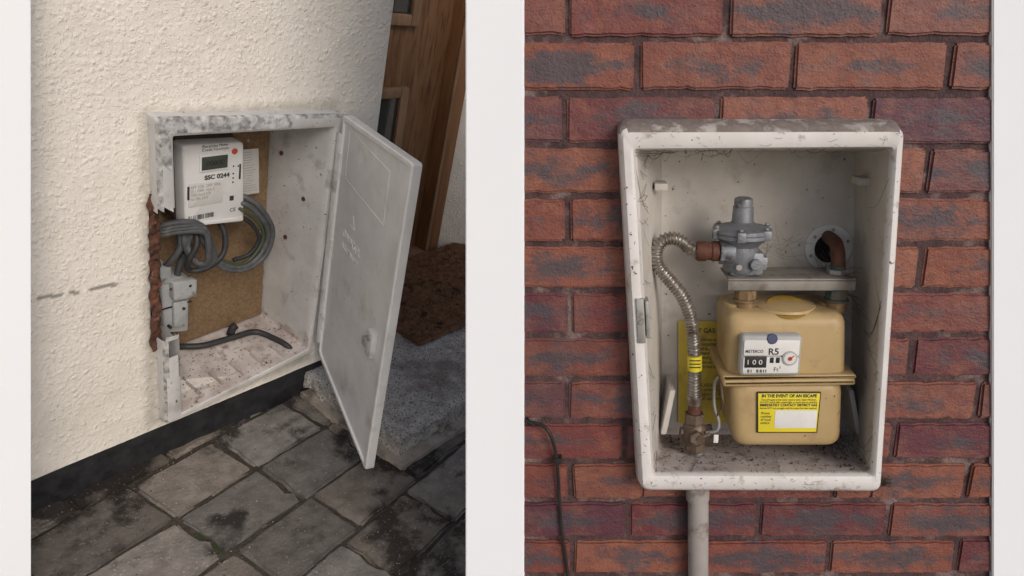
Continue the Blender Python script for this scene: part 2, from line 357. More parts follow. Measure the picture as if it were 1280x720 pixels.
# doorstep
ds=empty('stone_doorstep')
def rough(x0,x1,y0,y1,z0,z1,amp,cut,mat,name,fr=22):
    bm=bmesh.new();bmesh.ops.create_cube(bm,size=1)
    for v in bm.verts: v.co=Vector(((x0+x1)/2+v.co.x*(x1-x0),(y0+y1)/2+v.co.y*(y1-y0),(z0+z1)/2+v.co.z*(z1-z0)))
    L_=[e for e in bm.edges if abs(e.verts[0].co.z-e.verts[1].co.z)<1e-5];bmesh.ops.subdivide_edges(bm,edges=L_,cuts=cut,use_grid_fill=True)
    bmesh.ops.subdivide_edges(bm,edges=[e for e in bm.edges if abs(e.verts[0].co.z-e.verts[1].co.z)>1e-5],cuts=3,use_grid_fill=True)
    for v in bm.verts:
        c=v.co;k=1 if (c.x<x0+.002 or c.y<y0+.002) else .15
        n1=nz3(c.x*fr,c.y*fr,c.z*fr);n2=nz3(c.x*fr*2.7,c.y*fr*2.7,c.z*60+4)
        v.co+=Vector(((n1+n2*.6)*amp*k,(n2+n1*.6)*amp*k,(n1*.25+n2*.2)*amp))
    bm.verts.index_update();q=B().add([tuple(v.co) for v in bm.verts],[tuple(w.index for w in f.verts) for f in bm.faces],mat);bm.free()
    return q.obj(name,ds,smooth=35)
rough(.402,1.9,-.385,.0,-.19,-.137,.004,60,'concrete','concrete_base')
rough(.425,1.9,-.352,.33,-.136,-.085,.011,90,'granite','granite_slab',30)
# doormat
b=B();b.add(*hexa(.765,1.5,-.085,.34,-.080,-.064,bev=.004),'coir')
for i in range(26000):
    x=random.uniform(.765,1.5);y=random.uniform(-.087,.34);th=random.uniform(0,6.28)
    dx,dy=math.cos(th)*.0008,math.sin(th)*.0008;lx,ly=random.uniform(-.006,.006),random.uniform(-.006,.006);l=random.uniform(.004,.011)
    z=-.065+nz3(x*25,y*25,0)*.003
    b.add([(x-dx,y-dy,z),(x+dx,y+dy,z),(x+lx,y+ly,z+l)],[(0,1,2)],'coir')
b.obj('doormat',smooth=0)
# ================================================================== electric meter box
eb=empty('electricity_meter_box')
O=[(.004,.682),(.422,.660),(.398,.016),(.019,-.027)];I=[(.033,.645),(.402,.632),(.386,.030),(.053,-.010)]
BK=[(.028,.625),(.371,.605),(.378,.047),(.050,.028)]
rg=[(inset(O,-.001),.006,.012),(O,.008,-.022),(qmix(O,I,.10),.008,-.029),(qmix(O,I,.25),.006,-.031),(qmix(O,I,.85),.005,-.031),(I,.005,-.028),(qmix(I,BK,.1),.006,-.012),(qmix(I,BK,.5),.008,.06),(BK,.01,.152)]
NS=64
v,f=loft([ring(q,r,y,4,NS) for q,r,y in rg],True)
b=B();keep=[];mm=[]
for q in f:
    cx=sum(v[i][0] for i in q)/len(q);cy=sum(v[i][1] for i in q)/len(q);cz=sum(v[i][2] for i in q)/len(q)
    n=nz3(cz*38,cy*30,2)
    if len(q)<10 and cx<.066+.02*n and cy<.08+.03*n:
        if .20+.02*n<cz<.50+.025*n: continue
        if .10<cz<=.2 and cy<-.02 and cx>.02+.25*(.2-cz)+.012*n: continue
    keep.append(q)
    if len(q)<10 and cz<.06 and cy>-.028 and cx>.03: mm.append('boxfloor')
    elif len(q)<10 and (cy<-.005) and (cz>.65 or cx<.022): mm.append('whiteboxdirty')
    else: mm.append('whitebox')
for mn in sorted(set(mm)):
    b.add(v,[q for q,k in zip(keep,mm) if k==mn],mn)
b.obj('moulded_shell',eb)
# broken masonry behind the missing frame
bm=bmesh.new();bmesh.ops.create_grid(bm,x_segments=40,y_segments=110,size=.5)
vs=[]
for vv in bm.verts:
    t=vv.co.x+.5;z=.165+(vv.co.y+.5)*.36
    x=.000+t*.052+nz3(0,3,z*45)*.007*(1-t)+.012*nz3(2,9,z*60)*t
    y=-.002+.11*t**3.2+nz3(x*80,1,z*70)*.010*min(1,t*3+.2)+nz3(x*35,1,z*28)*.009-.004
    vs.append((x,y,z))
bm.verts.index_update();b=B().add(vs,[tuple(w.index for w in q.verts) for q in bm.faces],'masonry');bm.free()
b.obj('exposed_masonry_edge',eb,smooth=30)
b=B();b.add(*slab([(.045,.62),(.366,.600),(.373,.052),(.060,.036)],.142,.150,.003,.001),'chip');b.obj('chipboard_backboard',eb)
b=B()
for (t,zz) in [(.35,.43),(.62,.31),(.3,.18),(.8,.52)]:
    x=.399-.03*t;y=-.02+.16*t;b.add(*cyl((x+.001,y,zz),(-1,0,0),.006,.004,hexn=6),'rust')
for (x,z) in [(.31,.545),(.355,.30),(.12,.07)]: b.add(*cyl((x,.143,z),(0,-1,0),.004,.003,n=12),'zinc')
b.add(*hexa(.405,.415,-.046,-.034,.05,.62,bev=.003),'whitebox')
for zz in (.12,.33,.55): b.add(*cyl((.411,-.047,zz-.025),(0,0,1),.006,.05,n=14),'whitebox')
b.obj('fixings_and_hinge',eb)
b=B()
for k in range(5):
    x=.10+k*.055;b.add(*hexa(x,x+.004,-.02,.035,.004+.03*(x/.4),.011+.03*(x/.4),bev=.001),'boxfloor')
for k in range(260):
    x=rg_.uniform(.07,.38);y=rg_.uniform(-.02,.13);z=.002+.03*x/.4+(y+.02)*.13;s=rg_.uniform(.0008,.003)
    p=Vector((x,y,z+.002));a_=rg_.uniform(0,3.14);d1=Vector((math.cos(a_),math.sin(a_),.2))*s;d2=Vector((-math.sin(a_),math.cos(a_),.2))*s*.5
    b.add([p-d1,p-d2,p+d1,p+d2],[(0,1,2,3)],'debris')
b.obj('floor_ribs_and_dust',eb)
# lid
hv=Vector((-.385,-.923,0)).normalized();DM=Matrix(((hv.x,-hv.y,0,.413),(hv.y,hv.x,0,-.037),(0,0,1,0),(0,0,0,1)))
lid=empty('lid',parent=eb);lid.matrix_world=DM
LW=.388
Q=[(.0,.664),(LW,.706),(LW,-.058),(.0,.012)]
rg=[(Q,.010,.020),(Q,.010,.003),(inset(Q,.003),.008,0),(inset(Q,.011),.008,0),(inset(Q,.014),.008,.004),(inset(Q,.03),.006,.005)]
b=B();b.add(*loft([ring(q,r,y,5,8) for q,r,y in rg],True,True),'whitedoor')
def frame(x0,x1,z0,z1,w,y0,y1,mat):
    for a in [(x0,x1,z1-w,z1),(x0,x1,z0,z0+w),(x0,x0+w,z0+w,z1-w),(x1-w,x1,z0+w,z1-w)]:
        b.add(*hexa(a[0],a[1],y0,y1,a[2],a[3],bev=.0006),mat)
frame(.040,.285,.525,.645,.004,.0042,.0062,'whitedoor')
b.add(*hexa(.308,.338,-.008,.006,.225,.29,bev=.004),'whitebox');b.add(*hexa(.298,.318,-.014,.0,.245,.265,bev=.003),'zinc')
b.add(*cyl((.325,-.006,.275),(0,-1,0),.007,.005,n=16),'zinc')
for s_ in (-1,1):
    b.add(*sweep([(.12,.0052,.470),(.12+s_*.016,.0052,.440)],.0009,8),'whitedoor')
b.add(*sweep([(.104,.0052,.440),(.136,.0052,.440)],.0009,8),'whitedoor')
b.obj('lid_panel',lid)
t=text('embossed_lettering','DANGER',.07,.395,.028,.0046,'whitedoor',lid,width=.11);t.data.extrude=.0005
t=text('embossed_lettering_small','ELECTRICITY',.07,.368,.018,.0046,'whitedoor',lid,width=.11);t.data.extrude=.0004
# electricity meter
em=empty('electricity_meter')
b=B();Q=[(.100,.590),(.234,.583),(.243,.393),(.107,.408)]
b.add(*slab(Q,.050,.082,.008,.004),'meterwhite')
b.add(*slab([(.098,.598),(.232,.590),(.240,.40),(.104,.412)],.083,.141,.004,.002),'darkbrown')
b.add(*slab([(.112,.420),(.236,.408),(.238,.398),(.112,.41)],.046,.0495,.002,.001),'meterwhite')
b.add(*slab([(.124,.413),(.146,.411),(.147,.380),(.125,.382)],.06,.10,.003,.001),'darkbrown')
b.obj('meter_case',em)
b=B()
b.add(*slab(rect(.1345,.200,.527,.566),.0478,.0498,.002,.0008),'meterwhite')
b.add(*slab(rect(.139,.196,.532,.561),.0470,.0477,.001,.0003),'lcd')
b.add(*cyl((.212,.0498,.566),(0,-1,0),.0065,.003,n=16),'red')
b.add(*slab(rect(.113,.188,.452,.505),.0486,.0497,.001,.0003),'paper')
for x,z in [(.211,.515),(.211,.505),(.211,.532),(.222,.531),(.211,.495)]: b.add(*cyl((x,.0498,z),(0,-1,0),.002,.002,n=10),'black')
b.add(*slab(rect(.110,.114,.47,.50),.0475,.0496,.001,.0004),'ink');b.add(*slab(rect(.225,.228,.50,.535),.0475,.0496,.001,.0004),'ink')
for k in range(26):
    x=.113+k*.0022
    if random.random()<.7: b.add(*hexa(x,x+random.choice([.0007,.0012]),.0490,.0497,.421,.432,bev=0),'ink')
b.add(*slab(rect(.205,.214,.452,.463),.0485,.0497,.001,.0003),'ink')
b.obj('meter_fascia',em)
text('meter_title','Electricity Meter\nCredit Functions',.140,.580,.0085,.0494,'ink',em,width=.058)
text('meter_id','SSC 0244',.146,.510,.0135,.0484,'ink',em,width=.056,bold=.0004)
text('lcd_digits','00000',.148,.541,.016,.0468,'black',em,width=.04)
text('sticker_lines','APT 1/2A  230V 50Hz\n20 - 100A  class 2\n1000 imp/kWh\nNo 006 2447',.116,.4935,.0098,.0483,'print',em,width=.066)
text('ce_mark','CE',.206,.425,.012,.0494,'ink',em)
b=B();b.add(*slab([(.272,.533),(.325,.531),(.333,.418),(.281,.419)],.124,.1255,.001,.0003),'paper')
for k in range(16):
    z=.524-k*.0064;b.add(*hexa(.279+k*.0007,.279+k*.0007+random.uniform(.022,.038),.1236,.1239,z,z+.0011,bev=0),'print')
b.obj('paper_tag',em)
# cables
pc=empty('meter_cables')
b=B()
def cb(p,r,m,y0=.045,st=.005):
    b.add(*sweep([(x,y0+dy,z) for x,z,dy in p],r,10,st),m)
for k in range(4):
    o=k*.007;w=random.uniform(-.004,.004)
    cb([(.035,.395-o*.9,.03),(.06,.418-o,.012),(.10,.424-o,0),(.140,.405-o*.6+w,-.004*k),(.165-o,.35,-.006*k),(.170-o*1.2,.312+o*.5,-.004*k),(.150-o,.303+o*.8,0),(.125-o*.4,.325+o,.004),(.110+o*.3,.365,.012),(.116+o,.405,.02)],.0068,'cable')
cb([(.105,.405,.03),(.107,.36,.02),(.092,.32,.03),(.085,.295,.05)],.0068,'cable')
cb([(.135,.405,.03),(.130,.37,.0),(.112,.33,.0),(.118,.30,.01),(.15,.30,.0),(.19,.325,.0),(.20,.37,.01),(.19,.41,.03)],.0065,'cabledark')
for k,(m,r) in enumerate([('cable',.0068),('cable',.0066),('cablegreen',.004)]):
    o=k*.012
    cb([(.215-o,.40,.04),(.232-o*.5,.45-o,.02),(.262-o,.440-o*.7,.0),(.298-o,.392-o*.2,-.004),(.315-o,.345,0),(.300-o,.296+o*.6,.0),(.262-o*.6,.274+o*.6,.0),(.215,.278+o*.7,.0),(.178,.305+o*.6,.005),(.152,.36,.01),(.140,.41,.03)],r,m)
cb([(.228,.405,.035),(.262,.385,.015),(.288,.34,.01),(.27,.30,.015),(.23,.29,.02)],.005,'cabledark')
cb([(.06,.33,.06),(.055,.37,.03),(.08,.395,.02),(.12,.38,.02),(.13,.35,.03),(.15,.33,.05)],.005,'cable')
b.obj('coiled_cable',pc)
b=B();b.add(*sweep([(.085,.125,.12),(.11,.13,.06),(.150,.125,.046),(.188,.105,.045),(.255,.095,.047),(.315,.088,.047),(.340,.050,.040),(.352,.012,.034),(.358,-.002,.022)],.0075,12,.005),'cabledark')
b.add(*sweep([(.262,.110,.046),(.275,.12,.055),(.283,.118,.062)],.0095,12,.003),'cabledark')
b.add(*lathe([(.016,0),(.017,.003),(.010,.004)],(.358,.0,.021)),'black')
b.obj('loose_cable',pc)
# fused cut-out
fc=empty('service_fuse_unit')
b=B()
b.add(*slab([(.074,.272),(.140,.262),(.137,.117),(.083,.131)],.085,.141,.005,.003),'fuse')
b.add(*slab([(.092,.268),(.146,.262),(.146,.215),(.094,.222)],.068,.0845,.004,.002),'fuse')
b.add(*slab([(.070,.308),(.094,.304),(.094,.262),(.071,.266)],.078,.14,.004,.002),'fuse')
b.add(*slab([(.098,.21),(.130,.206),(.128,.14),(.099,.145)],.076,.0845,.004,.002),'fuse')
b.add(*hexa(.076,.143,.082,.0845,.196,.199,bev=.0005),'black')
for x,z in [(.086,.255),(.13,.25),(.09,.15),(.12,.19)]: b.add(*cyl((x,.0845 if z<.2 else .068,z),(0,-1,0),.0035,.012 if z<.2 else .002,n=12),'rust' if z>.25 else 'black')
b.add(*sweep([(.108,.12,.13),(.109,.12,.08),(.112,.12,.03)],.012,14),'cabledark')
b.add(*sweep([(.12,.10,.262),(.118,.09,.29),(.124,.08,.33)],.0065,10),'cable')
b.obj('cutout_body',fc)
# ================================================================== RIGHT: brick wall
def hx(z): # opening limits in this row
    t=(.257-z)/.59;return (.048+.041*t,.4460+.030*t)
b=B();mo=B()
for k in range(-9,18):
    zt=.3699-.075*k;zb_=zt-.075;zc=(zt+zb_)/2
    off=.066 if k%2==0 else .066-.1125
    off+=[0,.006,-.012,.009,-.004,.012][k%6]
    x=off-.225*1
    segs=[(-.13,1.35,zt)]
    if -.325<zc<.245: h0,h1=hx(zc);segs=[(-.13,h0,zt),(h1,1.35,zt)]
    elif -.40<zc<=-.325: segs=[(-.13,.086,zt),(.086,.475,-.3345),(.475,1.35,zt)]
    for s0,s1,zz in segs: mo.add([(s0,.006,zb_),(s1,.006,zb_),(s1,.006,zz),(s0,.006,zz)],[(0,1,2,3)],'mortar')
    while x<1.35:
        x0,x1=x+.0045+random.uniform(-.0012,.0012),x+.2205+random.uniform(-.0012,.0012)
        rnd=random.random()
        if zc>.03 and random.random()<.5: rnd=random.choice([.15,.45,.88])+random.uniform(-.05,.05)
        for s0,s1,zz in segs:
            a0,a1=max(x0,s0),min(x1,s1)
            if a1-a0<.012: continue
            jz=random.uniform(-.0012,.0012);z0,z1=zb_+.0050+jz,min(zt-.0050+jz,zz);yj=random.uniform(-.0018,.0018)
            bm=bmesh.new();bmesh.ops.create_cube(bm,size=1)
            for vv in bm.verts: vv.co=Vector(((a0+a1)/2+vv.co.x*(a1-a0),.03+yj+vv.co.y*.06,(z0+z1)/2+vv.co.z*(z1-z0)))
            bmesh.ops.subdivide_edges(bm,edges=[e for e in bm.edges if abs(e.verts[0].co.x-e.verts[1].co.x)>.005],cuts=18)
            bmesh.ops.bevel(bm,geom=[e for e in bm.edges if len(e.link_faces)==2 and e.calc_face_angle(0)>.9],offset=.0036,segments=2,affect='EDGES')
            for vv in bm.verts:
                c=vv.co;c+=Vector((nz3(c.x*60,rnd*9,c.z*60),nz3(c.x*40,rnd*9+3,c.z*40)*.6,nz3(c.x*65,rnd*9+5,c.z*30)))*.0028
            bm.verts.index_update()
            b.add([tuple(q.co) for q in bm.verts],[tuple(w.index for w in q.verts) for q in bm.faces],'brick',[((q.co.x-x0)/(x1-x0),(q.co.z-zb_)/.075,rnd,1) for q in bm.verts]);bm.free()
        x+=.225
bw=empty('brick_wall',RB)
b.obj('bricks',bw,smooth=45);mo.obj('mortar_joints',bw,smooth=0)
b=B()
for q in [(-.13,.03,.062,.16,-1.0,1.05),(.50,1.35,.062,.16,-1.0,1.05)]: b.add(*hexa(*q,bev=0),'mortar')
b.add(*hexa(.03,.5,.062,.16,.27,1.05,bev=0),'mortar');b.add(*hexa(.03,.5,.062,.16,-1.0,-.36,bev=0),'mortar');b.obj('wall_core',bw,smooth=0)
# added uprights filling the blank white margins; the place has no piers
def margin_strip(xt0,xt1,xb0,xb1,y0=-.006,y1=.12,sl0=0,sl1=0):
    z0,z1=-1.15,.95
    def e(t,bq,z): return t+(bq-t)*(.45-z)/1.0
    v=[]
    for z in (z0,z1):
        for (t,q,y,s) in ((xt0,xb0,y0,0),(xt1,xb1,y0,0),(xt1,xb1,y1,sl1),(xt0,xb0,y1,sl0)): v.append((e(t,q,z)+s,y,z))
    bm=bmesh.new();vv=[bm.verts.new(p) for p in v]
    for q in [(0,1,5,4),(1,2,6,5),(2,3,7,6),(3,0,4,7),(4,5,6,7),(3,2,1,0)]: bm.faces.new([vv[i] for i in q])
    bmesh.ops.bevel(bm,geom=bm.edges[:],offset=.0015,segments=2,affect='EDGES')
    bm.verts.index_update();q=B().add([tuple(p.co) for p in bm.verts],[tuple(w.index for w in f.verts) for f in bm.faces],'margin_strip');bm.free()
    return q.obj('white_margin_strip',None,RB)
# (x at local z .45, x at local z -.55) for both edges: widened at the foot so edges look upright from the camera
for a0,a1,c0,c1,s1 in ((-.1760,-.2238,-.0947,-.1204,0),(.5581,.7098,.757,.962,0),(-1.1139,-1.4166,-.7810,-.9931,-.13)):
    margin_strip(a0,c0,a1,c1,sl1=s1)
# ================================================================== gas meter box
gb=empty('gas_meter_box',RB)
O=[(.037,.252),(.445,.252),(.475,-.338),(.078,-.336)];I=[(.0605,.217),(.430,.220),(.4555,-.304),(.099,-.303)]
BK=[(.118,.198),(.446,.198),(.487,-.330),(.132,-.330)]
OW=[(.036,.259),(.449,.259),(.481,-.342),(.075,-.340)]
rg=[(OW,.02,.012),(OW,.02,-.012),(qmix(OW,O,.8),.02,-.030),(qmix(O,I,.10),.016,-.041),(qmix(O,I,.28),.012,-.046),(qmix(O,I,.72),.009,-.047),(qmix(O,I,.93),.007,-.044),(I,.006,-.038),(qmix(I,BK,.06),.008,-.030),(qmix(I,BK,.08),.008,-.028),(qmix(I,BK,.55),.010,.06),(BK,.014,.148),(qmix(BK,inset(BK,.02),.5),.014,.152)]
v,f=loft([ring(q,r,y,5,30) for q,r,y in rg],True)
mm=[]
for q in f:
    cx=sum(v[i][0] for i in q)/len(q);cy=sum(v[i][1] for i in q)/len(q);cz=sum(v[i][2] for i in q)/len(q)
    n=nz3(cx*25,cy*20,cz*25)
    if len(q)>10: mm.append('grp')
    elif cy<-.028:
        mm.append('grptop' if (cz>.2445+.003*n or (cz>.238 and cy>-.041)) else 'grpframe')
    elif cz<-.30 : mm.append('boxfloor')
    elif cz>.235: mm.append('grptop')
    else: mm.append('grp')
b=B()
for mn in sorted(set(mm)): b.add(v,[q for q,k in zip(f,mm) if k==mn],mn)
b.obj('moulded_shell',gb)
b=B()
for q in [((.100,.150),(.121,.148)),((.426,.158),(.447,.150))]:
    (x0,z0),(x1,z1)=q;b.add(*hexa(x0,x1,.06,.10,z0-.006,z0+.006,bev=.002),'grp')
b.add(*slab([(.447,-.205),(.456,-.205),(.478,-.29),(.470,-.29)],.07,.14,.002,.001),'grp')
b.add(*slab([(.136,-.205),(.146,-.205),(.132,-.29),(.122,-.29)],.07,.14,.002,.001),'grp')
b.obj('door_pegs',gb)
b=B();b.add(*slab([(.066,-.003),(.078,-.003),(.0825,-.074),(.0705,-.074)],-.050,-.044,.001,.001),'zinc');b.add(*cyl((.074,-.049,-.04),(0,-1,0),.004,.003,n=12),'zinc');b.add(*slab([(.080,-.008),(.086,-.008),(.090,-.068),(.084,-.068)],-.046,-.02,.001,.001),'zinc');b.obj('latch_plate',gb)
b=B();b.add(*lathe([(.042,0),(.042,.003),(.040,.005),(.026,.006),(.025,.0)],(.416,.1515,.031),(0,-1,0),40),'white')
b.add(*lathe([(.0255,0),(.0255,.0068)],(.416,.1515,.031),(0,-1,0),32),'hole')
for k in range(6):
    th=k*math.pi/3+.4;b.add(*cyl((.416+.034*math.cos(th),.1455,.031+.034*math.sin(th)),(0,-1,0),.003,.002,n=10),'zinc')
b.obj('pipe_entry_ring',gb)
b=B();b.add(*slab([(.156,-.104),(.262,-.104),(.268,-.306),(.162,-.306)],.1475,.1485,.001,.0003),'yellowold');b.obj('faded_notice',gb)
text('notice_heading','CT GAS MK II B',.184,-.126,.0125,.1470,'ink',gb,width=.076,bold=.0002)
text('notice_lines','Unauthorised access forbidden\nThis compartment must only\nbe used to house a gas meter\nand governor. Keep vent clear\nIf you smell gas turn off the\nmain valve and open windows\nThe keys must be kept nearby',.186,-.142,.0098,.1470,'ink',gb,width=.074)
text('notice_lines_low','LEAVE AREA CLEAR\nDo not smoke. Do not use\nnaked lights near this box.\nCheck all taps are off',.186,-.232,.0098,.1470,'ink',gb,width=.074)
# cobwebs and debris
b=B();rv=random.Random(3)
def lp(q,t):
    i=int(t*4)%4;u=t*4-int(t*4);a=q[i];c=q[(i+1)%4];return a[0]+(c[0]-a[0])*u,a[1]+(c[1]-a[1])*u
def strand(p,q,r=.00035):
    p,q=Vector(p),Vector(q);m=(p+q)/2+Vector((rv.uniform(-.004,.004),rv.uniform(-.004,.004),-rv.uniform(0,.25)*(p-q).length))
    b.add(*sweep([p,m,q],r,3,.006),'web')
for k in range(170):
    t=rv.choice([rv.uniform(0,.25),rv.uniform(.5,.75),rv.uniform(.5,.75),rv.uniform(.25,.5),rv.uniform(.75,1),.98+rv.uniform(-.03,.019)])
    x,z=lp(I,t);x2,z2=lp(qmix(I,BK,.35),(t+rv.uniform(-.035,.035))%1)
    strand((x,-.036,z),(x2,rv.uniform(-.01,.06),z2),rv.choice([.0002,.0003,.0005]))
for k in range(60):
    t=rv.choice([rv.uniform(0,.25),rv.uniform(.5,.75)]);x,z=lp(qmix(O,I,rv.random()),t);a=rv.uniform(0,6.28);l=rv.uniform(.006,.022)
    strand((x,-.0475,z),(x+math.cos(a)*l,-.048,z+math.sin(a)*l*.4),.00025)
for k in range(44):
    x=rv.uniform(.09,.50);z=-.338;strand((x,-.03,z),(x+rv.uniform(-.03,.03),-.004,z-rv.uniform(.003,.03)),.0003)
for k in range(30):
    x=.418+rv.uniform(-.03,.02);strand((x,.146,.031-rv.uniform(.0,.05)),(.46+rv.uniform(-.02,.01),rv.uniform(.03,.12),.02-rv.uniform(0,.12)),.0003)
for k in range(26):
    strand((.424+rv.uniform(-.02,.02),.0+rv.uniform(-.0,.1),-.28),(.463+rv.uniform(-.02,.01),rv.uniform(-.02,.12),-.305+rv.uniform(-.01,.03)),.00035)
for k in range(18):
    strand((.28+rv.uniform(-.02,.02),.06,.07+rv.uniform(-.03,.03)),(.30+rv.uniform(-.02,.08),.12,.01+rv.uniform(-.03,.06)),.0003)
b.obj('cobweb',None,RB)
b=B()
for k in range(620):
    u=rv.random();w=rv.random();x=.11+.36*u;y=-.03+.17*w;z=-.304-.026*(y+.03)/.18+.0015
    if rv.random()<.4: y=rv.uniform(.08,.145);z=-.304-.026*(y+.03)/.18+.0015
    if rv.random()<.25: x=rv.uniform(.40,.47)
    s=rv.uniform(.0008,.0042);a=rv.uniform(0,3.14);p=Vector((x,y,z));d1=Vector((math.cos(a),math.sin(a),rv.uniform(-.2,.5)))*s;d2=Vector((-math.sin(a),math.cos(a),rv.uniform(-.1,.3)))*s*rv.uniform(.2,.6)
    b.add([p-d1,p-d2,p+d1,p+d2],[(0,1,2,3)],'debris')
for k in range(70):
    x=.484+rv.uniform(-.004,.02);z=-.336+rv.uniform(-.012,.006);s=rv.uniform(.001,.004);p=Vector((x,-.006+rv.uniform(-.004,.004),z));a=rv.uniform(0,3.14)
    d1=Vector((math.cos(a),.2,math.sin(a)))*s;d2=Vector((-math.sin(a),.1,math.cos(a)))*s*.4;b.add([p-d1,p-d2,p+d1,p+d2],[(0,1,2,3)],'debris')
b.obj('leaf_debris',None,RB,smooth=0)
# ================================================================== gas meter
gm=empty('gas_meter',RB)
def body(q,y0,y1,r,bv):
    R=[]
    for k in range(6):
        a=math.pi/2*k/5;R.append(ring(inset(q,bv*(1-math.sin(a))),r,y0+bv*(1-math.cos(a)),6))
    for k in range(6):
        a=math.pi/2*k/5;R.append(ring(inset(q,bv*(1-math.cos(a))),r,y1-bv*(1-math.sin(a)),6))
    return loft(R,True,True)
b=B()
b.add(*body([(.216,-.044),(.407,-.044),(.417,-.162),(.222,-.162)],.0,.13,.020,.020),'tan')
b.add(*body([(.226,-.160),(.413,-.160),(.420,-.281),(.238,-.281)],.002,.13,.024,.018),'tan')
b.obj('case_halves',gm)
b=B();b.add(*body([(.211,-.146),(.4265,-.143),(.4285,-.150),(.2115,-.153)],-.008,.138,.003,.003),'tan')
b.add(*body([(.2125,-.1535),(.427,-.1505),(.4285,-.163),(.2135,-.166)],-.006,.136,.004,.004),'tan')
b.obj('seam_flange',gm)
b=B();b.add(*lathe([(.052,0),(.05,.004),(.035,.008),(.02,.010),(.004,.011)],(.318,.055,-.046)),'tan')
v,f=lathe([(.034,0),(.034,.0008),(.0,.0009)],(.318,.032,-.0412),(0,-.30,1));b.add(v,f,'badge')
b.add(*hexa(.30,.336,.012,.024,-.0445,-.0415,bev=.0006),'rust')
b.add(*cyl((.240,.06,-.052),(0,0,1),.021,.012),'tan');b.add(*cyl((.400,.06,-.052),(0,0,1),.021,.012),'tan');b.obj('top_boss',gm)
# index window
b=B();b.add(*slab(rect(.236,.332,-.141,-.073),-.018,.003,.006,.004),'dialgrey')
b.add(*slab(rect(.240,.328,-.106,-.080),-.0195,-.0178,.003,.0006),'white')
b.add(*slab(rect(.240,.328,-.136,-.109),-.0195,-.0178,.003,.0006),'white')
b.add(*slab(rect(.2425,.277,-.126,-.107),-.0205,-.0193,.001,.0003),'black')
b.add(*slab(rect(.2825,.2885,-.118,-.109),-.0205,-.0193,.001,.0003),'black');b.add(*slab(rect(.292,.298,-.118,-.109),-.0205,-.0193,.001,.0003),'black')
v,f=lathe([(.012,0),(.012,.002),(.010,.0025)],(.3135,-.0193,-.110),(0,-1,0),24);b.add(v,f,'dialgrey')
b.add(*lathe([(.0095,0),(.0095,.0004)],(.3135,-.0219,-.110),(0,-1,0),24),'white')
b.add(*cyl((.3135,-.0222,-.110),(0,-1,0),.0034,.001,bev=.0003,n=16),'red')
b.add(*sweep([(.3135,-.0228,-.110),(.3195,-.0228,-.105)],.0008,5),'red')
b.add(*cyl((.284,-.015,-.079),(0,-1,.3),.0085,.005,n=24),'blue')
for k in range(22): 
    if rv.random()<.7: b.add(*hexa(.246+k*.0018,.247+k*.0018,-.0202,-.0195,-.1345,-.1295,bev=0),'ink')
b.obj('index_housing',gm)
text('index_digits','1 0 0 1',.2445,-.1205,.0115,-.0207,'white',gm,width=.031)
text('size_code','R5',.2785,-.1040,.0150,-.0197,'ink',gm,width=.016,bold=.0003)
text('unit','Ft',.289,-.1325,.010,-.0197,'ink',gm);text('unit_power','3',.2975,-.1275,.006,-.0197,'ink',gm)
text('maker','METERCO',.2425,-.101,.0070,-.0197,'ink',gm,width=.028,bold=.0001)
# yellow warning sign
b=B();b.add(*slab([(.270,-.177),(.375,-.177),(.3745,-.250),(.2745,-.250)],-.0012,.004,.001,.0003),'black')
b.add(*slab(inset([(.270,-.177),(.375,-.177),(.3745,-.250),(.2745,-.250)],.0018),-.0017,-.001,.001,.0003),'yellow')
b.add(*slab(rect(.302,.371,-.241,-.209),-.0022,-.0015,.0005,.0002),'white')
b.obj('warning_sign',gm)
text('sign_heading','IN THE EVENT OF AN ESCAPE',.323,-.1855,.0075,-.0019,'ink',gm,width=.09,align='CENTER',bold=.0003)
text('sign_text','Turn off supply at the meter control valve. Open Windows.\nDo NOT search with a naked light or touch electric switches.',.323,-.1915,.0050,-.0019,'ink',gm,width=.094,align='CENTER')
text('sign_heading_2','IMMEDIATELY CONTACT DISTRICT GAS',.323,-.2015,.0062,-.0019,'ink',gm,width=.094,align='CENTER',bold=.0002)
text('sign_text_2','And do NOT turn on again until the escape has been repaired.',.323,-.2065,.0048,-.0019,'ink',gm,width=.094,align='CENTER')
text('sign_text_3','Phone\nnumber\nof local\ncentre',.2785,-.216,.0065,-.0019,'ink',gm,width=.018)
# ================================================================== regulator and pipework
gr=empty('gas_pressure_regulator',RB)
b=B();c=(.243,.06,0)
b.add(*lathe([(.010,.134),(.0145,.132),(.015,.129),(.015,.120),(.0165,.119),(.0165,.112),(.017,.108),(.0175,.095),(.024,.090),(.040,.087),(.0475,.084),(.0475,.0785),(.046,.0775),(.0475,.0765),(.0475,.071),(.042,.068),(.034,.062),(.028,.055),(.028,.018),(.024,.012),(.018,.008),(.018,.002)][::-1],c,(0,0,1),36),'alu')
for k in range(6):
    th=k*math.pi/3+.3;x,y=c[0]+.045*math.cos(th),c[1]+.045*math.sin(th)
    b.add(*hexa(x-.007,x+.007,y-.007,y+.007,.069,.086,bev=.003),'alu');b.add(*cyl((x,y,.086),(0,0,1),.0035,.004,n=10),'zinc')
b.add(*hexa(.223,.278,.038,.082,.008,.048,bev=.008),'alu')
b.add(*cyl((.230,.05,.048),(-1,0,0),.020,.022),'alu');b.add(*cyl((.213,.05,.048),(-1,0,0),.022,.007,hexn=6),'alu')
b.add(*hexa(.262,.284,.040,.075,.018,.040,bev=.004),'alu');b.add(*cyl((.262,.036,.030),(0,-1,0),.009,.010,n=18),'alu')
b.add(*cyl((.235,.032,.026),(0,-1,0),.006,.006,n=6),'zinc')
b.obj('cast_body',gr)
b=B()
